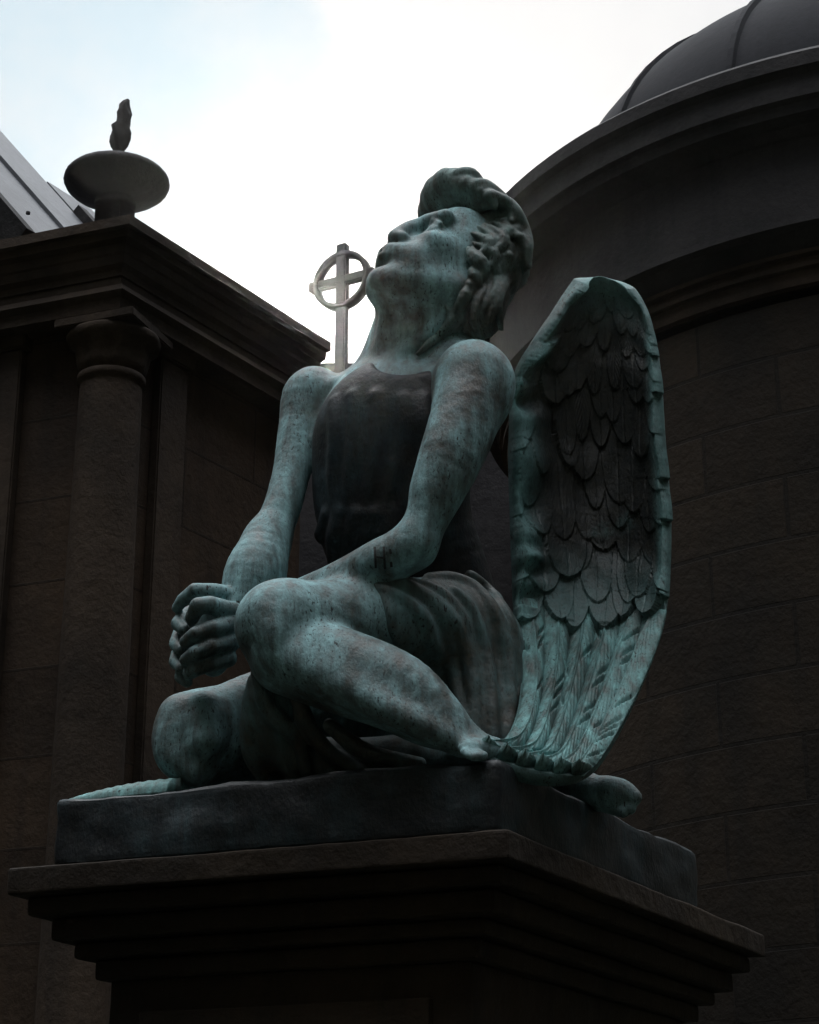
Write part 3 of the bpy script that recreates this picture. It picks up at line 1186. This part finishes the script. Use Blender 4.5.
def zdown(py):
    return at(126, py, YC + .1).z


OUT = .17                                                # how far the cornice stands out from the wall
nS = np.array([SIDE[1], -SIDE[0]])                       # outward normal of the side wall
nF = np.array([FRNT[1], -FRNT[0]])
nF = nF if nF[1] < 0 else -nF
# wall corner: move in from the cornice corner by OUT on both sides
A_ = np.array([nS, nF])
ke = np.array([kt.x, kt.y]) - np.linalg.solve(A_, np.array([OUT, OUT]))
kw = ke - np.linalg.solve(A_, np.array([.10, .12]))      # the wall stands back behind the corner column
LF = 6.0
LS = min(np.linspace(.3, 12, 1600), key=lambda t: abs(p0_px(np.array([kt.x + SIDE[0] * t, kt.y + SIDE[1] * t, kt.z])) - 317))
path = [kw + FRNT * LF, kw, kw + SIDE * LS]              # walked so that outward lies on the right
pathE = [ke + FRNT * LF, ke, ke + SIDE * LS]
path = [tuple(p) for p in path]
pathE = [tuple(p) for p in pathE]
d_ = np.array(path[1]) - np.array(path[0])
if np.array([d_[1], -d_[0]]) @ nF < 0:
    path = path[::-1]
    pathE = pathE[::-1]
maus = thing('mausoleum', 'dark sandstone mausoleum at left with sloping cornice, corner column and metal roof', 'mausoleum', (float(kw[0]), float(kw[1]), 0))
z_f1, z_f2, z_a1, z_a2 = zdown(232), zdown(266), zdown(303), zdown(318)
corn = [(0.0, zt - .01), (.12, zt + .012), (OUT, zt), (OUT, zt - .055), (OUT - .03, zt - .06), (OUT - .035, zt - .10), (OUT - .07, zt - .115), (OUT - .075, zt - .16),
        (.085, zt - .17), (.075, zt - .215), (.05, zt - .235), (.045, zt - .27), (0.0, zt - .275)]
obj('cornice', sweep(pathE, corn), M_TRIM, maus)
zc1 = zt - .27
arch_z = zt - .37
obj('frieze', sweep(pathE, [(-.1, zc1 - .004), (.035, zc1 - .004), (.035, arch_z + .045), (.06, arch_z + .04), (.08, arch_z), (.05, arch_z - .03), (.045, arch_z - .09), (-.1, arch_z - .095)]), M_TRIM, maus)
wl = sweep(path, [(0.0, zt - .02), (0.0, 0.0)])
obj('wall', wl, M_WALLST, maus)
# the corner column with its capital
rc = 33 * .0052
cc2 = tuple(ke - np.linalg.solve(A_, np.array([rc * .85, rc * 1.0])))
colx = Vector((cc2[0], cc2[1], 0))
zcap0 = at(106, 382, colx.y).z
zcap1 = arch_z - .15
zaba = arch_z - .10
prof = [(rc * 1.28, .0), (rc * 1.28, .16), (rc * 1.18, .2), (rc * 1.22, .26), (rc * 1.05, .32), (rc * 1.02, .36), (rc, zcap0 - 1.5), (rc * .94, zcap0 - .05), (rc * .94, zcap0 - .03), (rc * 1.03, zcap0 - .02), (rc * 1.03, zcap0 + .015), (rc * .95, zcap0 + .02)]
column = obj('column', lathe(cc2, prof, 64), M_TRIM, maus, True)
cap = lathe(cc2, [(rc * .95, zcap0 + .018), (rc * 1.0, zcap0 + .08), (rc * 1.10, zcap0 + .17), (rc * 1.32, zcap1 - .05), (rc * 1.42, zcap1 - .015), (rc * 1.4, zcap1)], 64)
for v in cap.verts:                                       # leaves carved round the bell
    a = math.atan2(v.co.y - cc2[1], v.co.x - cc2[0])
    tz = (v.co.z - zcap0) / (zcap1 - zcap0)
    s_ = 1 + .10 * abs(math.sin(a * 4)) * math.sin(math.pi * min(max(tz, 0), 1))
    v.co.x = cc2[0] + (v.co.x - cc2[0]) * s_
    v.co.y = cc2[1] + (v.co.y - cc2[1]) * s_
obj('capital', cap, M_TRIM, column, True)


def plan_box(center, ax, hx, hy, z0, z1, bevel=.008):
    ax = np.array(ax) / np.linalg.norm(ax)
    ay = np.array([-ax[1], ax[0]])
    bm = bmesh.new()
    vs = []
    for z in (z0, z1):
        for (a, b) in ((-hx, -hy), (hx, -hy), (hx, hy), (-hx, hy)):
            q = np.array(center[:2]) + ax * a + ay * b
            vs.append(bm.verts.new((q[0], q[1], z)))
    bm.faces.new(vs[3::-1])
    bm.faces.new(vs[4:])
    for i in range(4):
        j = (i + 1) % 4
        bm.faces.new((vs[i], vs[j], vs[j + 4], vs[i + 4]))
    bmesh.ops.recalc_face_normals(bm, faces=bm.faces)
    if bevel:
        bmesh.ops.bevel(bm, geom=list(bm.edges), offset=bevel, segments=2, affect='EDGES')
    return bm


obj('abacus', plan_box(cc2, FRNT, rc * 1.34, rc * 1.34, zcap1 + .001, zaba + .004), M_TRIM, column)
# pilaster strips behind the column: one on the side wall, two on the front
for (dist, along, nn, wd_) in ((.42, SIDE, nS, .11), (.62, FRNT, nF, .10), (1.05, FRNT, nF, .16)):
    c2 = kw + np.array(along) * dist + np.array(nn) * .03
    st = obj('pilaster', plan_box(c2, along, wd_, .032, .3, zcap1 - .02), M_TRIM, maus)
    obj('pilaster_cap', plan_box(c2, along, wd_ + .03, .055, zcap1 - .018, zcap1 + .07), M_TRIM, st)
# roof of metal sheets behind the cornice: rises from the side eave
ANG = R(52)
b3 = np.array([SIDE[0], SIDE[1], 0])
s3 = np.array([FRNT[0] * math.cos(ANG), FRNT[1] * math.cos(ANG), math.sin(ANG)])


def project(q):
    zc = q[1] * CP + (q[2] - EYE) * SP
    return 409.5 + FPX * q[0] / zc, 512 - FPX * (-q[1] * SP + (q[2] - EYE) * CP) / zc


best = None
for a in np.linspace(20, 80, 121):
    s_ = np.array([FRNT[0] * math.cos(R(a)), FRNT[1] * math.cos(R(a)), math.sin(R(a))])
    q0 = np.array(at(28, 230, 9.35))
    x1, y1 = project(q0 + s_ * .35)
    sl = (y1 - 230) / (x1 - 28)
    if best is None or abs(sl - 1.15) < best[0]:
        best = (abs(sl - 1.15), s_)
s3 = best[1]
nrm3 = np.cross(b3, s3)
nrm3 /= np.linalg.norm(nrm3)
if nrm3[2] < 0:
    nrm3 = -nrm3


def slab(p, a, la0, la1, b, lb0, lb1, nrm, th):
    bm = bmesh.new()
    vs = []
    for h_ in (0, -th):
        for (i, j) in ((la0, lb0), (la1, lb0), (la1, lb1), (la0, lb1)):
            vs.append(bm.verts.new(p + a * i + b * j + nrm * h_))
    bm.faces.new(vs[:4])
    bm.faces.new(vs[:3:-1])
    for i in range(4):
        j = (i + 1) % 4
        bm.faces.new((vs[i], vs[i + 4], vs[j + 4], vs[j]))
    bmesh.ops.recalc_face_normals(bm, faces=bm.faces)
    return bm


q0 = np.array(at(30, 232, 9.35))                          # foot of the verge
# how far along the eave the dark seam sits
lb = min(np.linspace(.05, 3, 600), key=lambda t: abs((lambda xy: xy[1] - (138 + 1.13 * (xy[0] - 8)))(project(q0 + b3 * t))))
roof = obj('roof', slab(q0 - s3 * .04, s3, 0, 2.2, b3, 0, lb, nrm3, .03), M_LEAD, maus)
obj('roof_seam', slab(q0 - s3 * .04 + nrm3 * .055, s3, 0, .98 if False else 1.02, b3, lb + .002, lb + .075, nrm3, .12), M_DARKST, roof)
obj('roof_roll', slab(q0 - s3 * .04 + nrm3 * .022, s3, 0, 2.2, b3, lb * .52, lb * .52 + .05, nrm3, .026), M_LEAD, roof)
obj('verge_board', slab(q0 - s3 * .04 + nrm3 * .02, s3, 0, 2.2, b3, -.07, -.002, nrm3, .2), M_DARKST, roof)
tp = min(np.linspace(.0, 1.5, 600), key=lambda t: abs((lambda xy: xy[1] - (178 + .61 * (xy[0] - 45)))(project(q0 + b3 * (lb + .08) + s3 * t))))
obj('lower_roof', slab(q0 - s3 * .04 - nrm3 * .01, s3, 0, .04 + tp, b3, lb + .08, LS - .1, nrm3, .03), M_LEAD, maus)
obj('roof_bolt', lathe((0, 0), [(.012, 0), (.012, .012), (.0, .016)], 12), M_DARKST, roof).matrix_world = Matrix.Translation(Vector(at(28, 214, 9.42)))

# ------------------------------------------------------------------ URN on the corner
uc = at(115, 212, 9.42)
ur = 10.6 / 2000
urn = thing('urn', 'squat stone urn with flame finial on the mausoleum corner', 'urn', (uc.x, uc.y, uc.z - .12))
US = (uc.y * CP + (uc.z - EYE) * SP) / FPX
VS = US / math.cos(R(28))


def up_(py):
    return uc.z + (212 - py) * VS


bowl = [(20 * US, up_(222)), (21 * US, up_(213)), (17 * US, up_(210)), (18 * US, up_(208)), (27 * US, up_(205)), (38 * US, up_(200)), (46 * US, up_(194.5)), (51 * US, up_(188.5)), (53 * US, up_(182.5)),
        (52.2 * US, up_(177)), (49 * US, up_(172)), (43 * US, up_(167.5)), (33 * US, up_(163.5)), (22 * US, up_(161)), (12 * US, up_(159.5)), (8 * US, up_(158.8))]
bowl = [(r_, up_(183) + (z_ - up_(183)) * .66) for (r_, z_) in bowl]
obj('bowl', lathe((uc.x, uc.y), bowl, 72, .004), M_DARKST, urn, True)
obj('foot', plan_box((uc.x, uc.y), FRNT, 15 * US, 15 * US, up_(240), up_(203.5)), M_DARKST, urn)
flame = [(14 * US, up_(172)), (9 * US, up_(167)), (7 * US, up_(162)), (7.5 * US, up_(156)), (5.4 * US, up_(153)), (5.2 * US, up_(150)), (7.5 * US, up_(145)), (9.6 * US, up_(139)), (10.2 * US, up_(133)), (9.2 * US, up_(127)), (7 * US, up_(121)), (6.4 * US, up_(116)),
         (6.8 * US, up_(111)), (5.2 * US, up_(105)), (4.6 * US, up_(101)), (3 * US, up_(97)), (.4 * US, up_(95))]
fl = lathe((uc.x, uc.y), flame, 40)
for v in fl.verts:
    a = math.atan2(v.co.y - uc.y, v.co.x - uc.x)
    t = (v.co.z - up_(159)) / (up_(95) - up_(159))
    k = 1 + .20 * math.sin(4 * a + 8 * t) * (t > .15) + .14 * math.sin(3 * a - 22 * t) * (t > .45)
    v.co.x = uc.x + (v.co.x - uc.x) * k + (.05 * t * t - .012 * math.sin(t * 16) * (t > .45)) * .6
    v.co.y = uc.y + (v.co.y - uc.y) * k
obj('flame_finial', fl, M_DARKST, urn, True)

# ------------------------------------------------------------------ DOMED ROTUNDA at the right
RC, RR = (3.43, 12.37), 2.75
rot = thing('rotunda', 'round domed sandstone mausoleum with banded cornice behind the wing', 'mausoleum', (RC[0], RC[1], 0))
rot_parts = [
    ('wall', [(RR - .02, 0), (RR - .02, 6.80), (RR - .10, 6.805), (RR - .10, 6.84), (RR - .02, 6.845), (RR - .02, 6.86)], M_DRUMST),
    ('string_course', [(RR - .02, 6.855), (RR + .02, 6.86), (RR + .02, 6.95), (RR + .05, 6.955), (RR + .05, 6.985), (RR + .03, 6.99), (RR + .03, 7.02), (RR + .07, 7.025), (RR + .07, 7.05), (RR + .03, 7.055)], M_TRIM),
    ('frieze', [(RR + .02, 7.05), (RR + .10, 7.16), (RR + .17, 7.165), (RR + .17, 7.20), (RR + .13, 7.21), (RR + .13, 7.72), (RR + .10, 7.725)], M_DARKST),
    ('cornice', [(RR + .09, 7.72), (RR + .15, 7.73), (RR + .17, 7.78), (RR + .27, 7.80), (RR + .28, 7.86), (RR + .31, 7.88), (RR + .31, 8.02), (RR + .35, 8.05), (RR + .35, 8.14), (RR + .31, 8.18), (RR + .18, 8.21), (RR - .3, 8.25)], M_DARKST),
]
for nm, pr, mt in rot_parts:
    obj(nm, lathe(RC, pr, 160), mt, rot)
dome = [(RR - .25, 8.235), (RR - .25, 8.33), (RR - .30, 8.335)]
for i in range(1, 19):
    a = i / 18 * math.pi / 2
    dome.append(((RR - .30) * math.cos(a) + 1e-5, 8.33 + 1.78 * math.sin(a)))
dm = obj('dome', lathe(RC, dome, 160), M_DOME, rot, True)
for i in range(16):                                       # lead rolls up the dome
    a0 = 2 * math.pi * (i + .35) / 16
    bm = bmesh.new()
    pr = None
    for (r, z) in dome[1:-1]:
        t_ = np.array([-math.sin(a0), math.cos(a0)])
        c_ = np.array(RC) + np.array([math.cos(a0), math.sin(a0)]) * (r - .01)
        c2_ = np.array(RC) + np.array([math.cos(a0), math.sin(a0)]) * (r + .02)
        ww = .035 if r > .5 else .035 * r / .5
        vs = [bm.verts.new((c_[0] - t_[0] * ww, c_[1] - t_[1] * ww, z)), bm.verts.new((c2_[0] - t_[0] * ww * .6, c2_[1] - t_[1] * ww * .6, z + .02)), bm.verts.new((c2_[0] + t_[0] * ww * .6, c2_[1] + t_[1] * ww * .6, z + .02)), bm.verts.new((c_[0] + t_[0] * ww, c_[1] + t_[1] * ww, z))]
        if pr:
            for k in range(3):
                bm.faces.new((pr[k], pr[k + 1], vs[k + 1], vs[k]))
        pr = vs
    bmesh.ops.recalc_face_normals(bm, faces=bm.faces)
    obj('lead_roll', bm, M_DOME, dm)

w0_ = at(298, 375, 15.2)
w1_ = (RC[0] - .5, 15.2)
cw = ((w0_.x + w1_[0]) / 2, 15.2)
obj('screen_wall', plan_box(cw, (1, 0), (w1_[0] - w0_.x) / 2, .25, 0, w0_.z, .02), M_DARKST, rot)

# ------------------------------------------------------------------ CELTIC CROSS far behind
YX = 11.5
xc = at(342.5, 281, YX)
xs = (xc.y * CP + (xc.z - EYE) * SP) / FPX
xv = xs / math.cos(R(28))
cross = thing('celtic_cross', 'grey stone celtic cross with ring against the bright sky', 'cross', (xc.x, xc.y, 0))
ca = np.array([math.cos(R(-28)), math.sin(R(-28)), 0])    # along the arms: the right one comes towards the viewer
cn = np.array([-ca[1], ca[0], 0])


def tapered(p, q, w0, w1, d0, flare=0.0):
    """a bar from p to q in the plane of the cross, width w0 -> w1, ends flared"""
    p, q = np.array(p), np.array(q)
    ax = (q - p) / np.linalg.norm(q - p)
    sd = np.cross(ax, cn)
    bm = bmesh.new()
    pr = None
    for t, w in ((0, w0), (.8, w1), (.88, w1 * (1 + flare)), (1, w1 * (1 + flare))):
        c_ = p + (q - p) * t
        vs = [bm.verts.new(c_ + sd * w * i + cn * d0 * j) for (i, j) in ((-1, -1), (1, -1), (1, 1), (-1, 1))]
        if pr:
            for k in range(4):
                bm.faces.new((pr[k], pr[(k + 1) % 4], vs[(k + 1) % 4], vs[k]))
        else:
            bm.faces.new(vs)
        pr = vs
    bm.faces.new(pr)
    bmesh.ops.recalc_face_normals(bm, faces=bm.faces)
    bmesh.ops.bevel(bm, geom=list(bm.edges), offset=.008, segments=2, affect='EDGES')
    return bm


xcv = np.array(xc)
arm_r = 33 * xs / math.cos(R(28)) / 1.0
hw = 4.8 * xs
obj('arm', tapered(xcv - ca * .02 - np.array([0, 0, 0]), xcv - ca * arm_r, hw, hw, hw * .9, .15), M_GREYST, cross)
obj('arm', tapered(xcv + ca * .02, xcv + ca * arm_r, hw, hw, hw * .9, .15), M_GREYST, cross)
obj('shaft', tapered(xcv + np.array([0, 0, 36 * xv]) * 0 - np.array([0, 0, xc.z - .0]) + np.array([0, 0, .0]), xcv + np.array([0, 0, 36 * xv]), hw * 3.2, hw, hw * .95, .2), M_GREYST, cross)
rg = bmesh.new()
n_ = 56
rings_ = []
Rg = 25.5 * xv
for i in range(n_):
    a = 2 * math.pi * i / n_
    e_ = ca * math.cos(a) + np.array([0, 0, 1]) * math.sin(a)
    rings_.append([rg.verts.new(xcv + e_ * (Rg + dr_) + cn * dd) for (dr_, dd) in ((-2.7 * xs, -.03), (2.7 * xs, -.03), (2.7 * xs, .03), (-2.7 * xs, .03))])
for i in range(n_):
    for k in range(4):
        rg.faces.new((rings_[i][k], rings_[(i + 1) % n_][k], rings_[(i + 1) % n_][(k + 1) % 4], rings_[i][(k + 1) % 4]))
bmesh.ops.recalc_face_normals(rg, faces=rg.faces)
obj('ring', rg, M_GREYST, cross, True)

# ------------------------------------------------------------------ ground
m, nt, b = new_mat('dark_gravel')
g = NG(nt)
v = g.coord()
g.l(g.ramp(g.noise(v, 40, 6, .7), [(.3, (.010, .013, .009)), (.7, (.026, .029, .021))]), b.inputs['Base Color'])
b.inputs['Roughness'].default_value = .95
bm = bmesh.new()
xs_ = [-60, -40, -24, -18, -15, -12, -9, -6, -3, 0, 3, 6, 9, 12, 15, 18, 24, 40, 60]
ys_ = [-60, -40, -26, -18, -14, -11, -9, -7.5, -6, -5, -4, -3, -2, 0, 3, 6, 9, 12, 15, 20, 30, 45, 60]


def ground_z(x, y):
    # unseen steep banks added behind and beside the viewer to block low sky light
    d = max(-y - 2.5, x - 8 - max(0, y - 12) * .3, -x - 9 - max(0, y - 12) * .3)
    return 0 if d <= 0 else 40 * (1 - math.exp(-d / 8.0)) + .05 * math.sin(x * 1.7 + y)


gv = [[bm.verts.new((x, y, ground_z(x, y))) for y in ys_] for x in xs_]
for i in range(len(xs_) - 1):
    for j in range(len(ys_) - 1):
        bm.faces.new((gv[i][j], gv[i + 1][j], gv[i + 1][j + 1], gv[i][j + 1]))
gr = obj('ground', bm, m)
gr['kind'] = 'structure'

# ------------------------------------------------------------------ thin haze, added for a glow round the sun
bm = bmesh.new()
bmesh.ops.create_cube(bm, size=1.0, matrix=Matrix.Translation((0, 0, 19.5)) @ Matrix.Diagonal((126, 126, 41, 1)))
m = bpy.data.materials.new('haze')
m.use_nodes = True
nt = m.node_tree
for n in list(nt.nodes):
    nt.nodes.remove(n)
vo = nt.nodes.new('ShaderNodeVolumePrincipled')
vo.inputs['Color'].default_value = (.95, .96, 1, 1)
vo.inputs['Density'].default_value = HAZE
vo.inputs['Anisotropy'].default_value = .95
nt.links.new(vo.outputs[0], nt.nodes.new('ShaderNodeOutputMaterial').inputs['Volume'])
hz = obj('haze', bm, m)
hz['kind'] = 'stuff'

# ------------------------------------------------------------------ sun, sky, view
ray = (at(325, 341, 10.0) - Vector((0, 0, EYE))).normalized()
sun_el = math.asin(ray.z)
sun_az = math.atan2(ray.x, ray.y)                        # from +Y towards +X
sl = bpy.data.lights.new('sun', 'SUN')
sl.energy = 2.2
sl.angle = R(.53)
sl.color = (1, .93, .82)
so = bpy.data.objects.new('sun', sl)
C.objects.link(so)
so.location = (0, 0, 20)
so.rotation_euler = (-ray).to_track_quat('-Z', 'Y').to_euler()

CLO, CCOL = .60, (3.65, 3.68, 3.72)
ZEN = (24.0, 25.0, 25.8)
w = bpy.data.worlds.new('World')
sc.world = w
w.use_nodes = True
nt = w.node_tree
for n in list(nt.nodes):
    nt.nodes.remove(n)
g = NG(nt)
out = g.n('ShaderNodeOutputWorld')
bg = g.n('ShaderNodeBackground')
sky = g.n('ShaderNodeTexSky')
sky.sky_type = 'NISHITA'
sky.sun_disc = False
sky.sun_elevation = sun_el
sky.sun_rotation = sun_az
sky.air_density = 1.0
sky.dust_density = 2.2
sky.ozone_density = 1.0
bg.inputs['Strength'].default_value = .10
tc = g.n('ShaderNodeTexCoord')
cf = g.noise(g.coord((1.0, 1.0, 1.6), 'Generated'), 2.6, 7, .58)
dt = g.n('ShaderNodeVectorMath', operation='DOT_PRODUCT')
g.l(tc.outputs['Generated'], dt.inputs[0])
dt.inputs[1].default_value = tuple((ray + Vector((-.35, 0, .75))).normalized())
side_ = g.n('ShaderNodeMath', operation='MULTIPLY_ADD')            # the cloud bank lies on the sun's side of the sky
g.l(dt.outputs['Value'], side_.inputs[0])
side_.inputs[1].default_value = .42
g.l(cf, side_.inputs[2])
cm = g.ramp(side_.outputs[0], [(CLO, 0.0), (CLO + .14, .97)])
# thinner, bluer cloud in one part of the sky; the bank is brightest overhead
gap = g.n('ShaderNodeVectorMath', operation='DOT_PRODUCT')
g.l(tc.outputs['Generated'], gap.inputs[0])
gap.inputs[1].default_value = tuple((at(-20, -40, 10.0) - Vector((0, 0, EYE))).normalized())
wisp = g.noise(g.coord((1.0, 1.0, 1.0), 'Generated'), 13, 7, .6)
gs = g.n('ShaderNodeMath', operation='MULTIPLY_ADD')
g.l(wisp, gs.inputs[0])
gs.inputs[1].default_value = .022
g.l(gap.outputs['Value'], gs.inputs[2])
ccol = g.mix(g.ramp(gs.outputs[0], [(.998, 0.0), (1.010, .85)]), CCOL, (2.2, 3.0, 3.5))
ccol = g.mix(g.ramp(wisp, [(.40, 0.0), (.65, .5)]), ccol, (3.35, 3.40, 3.48))
zen = g.n('ShaderNodeSeparateXYZ')
g.l(tc.outputs['Generated'], zen.inputs[0])
ccol = g.mix(g.ramp(zen.outputs['Z'], [(.72, 0.0), (.92, 1.0)]), ccol, ZEN)
g.l(g.mix(cm, sky.outputs[0], ccol), bg.inputs[0])
g.l(bg.outputs[0], out.inputs[0])

sc.view_settings.view_transform = 'Standard'
sc.view_settings.look = 'None'
sc.view_settings.exposure = 1.2
sc.view_settings.gamma = 1
sc.view_settings.use_curve_mapping = False
sc.cycles.use_denoising = True
sc.cycles.max_bounces = 6
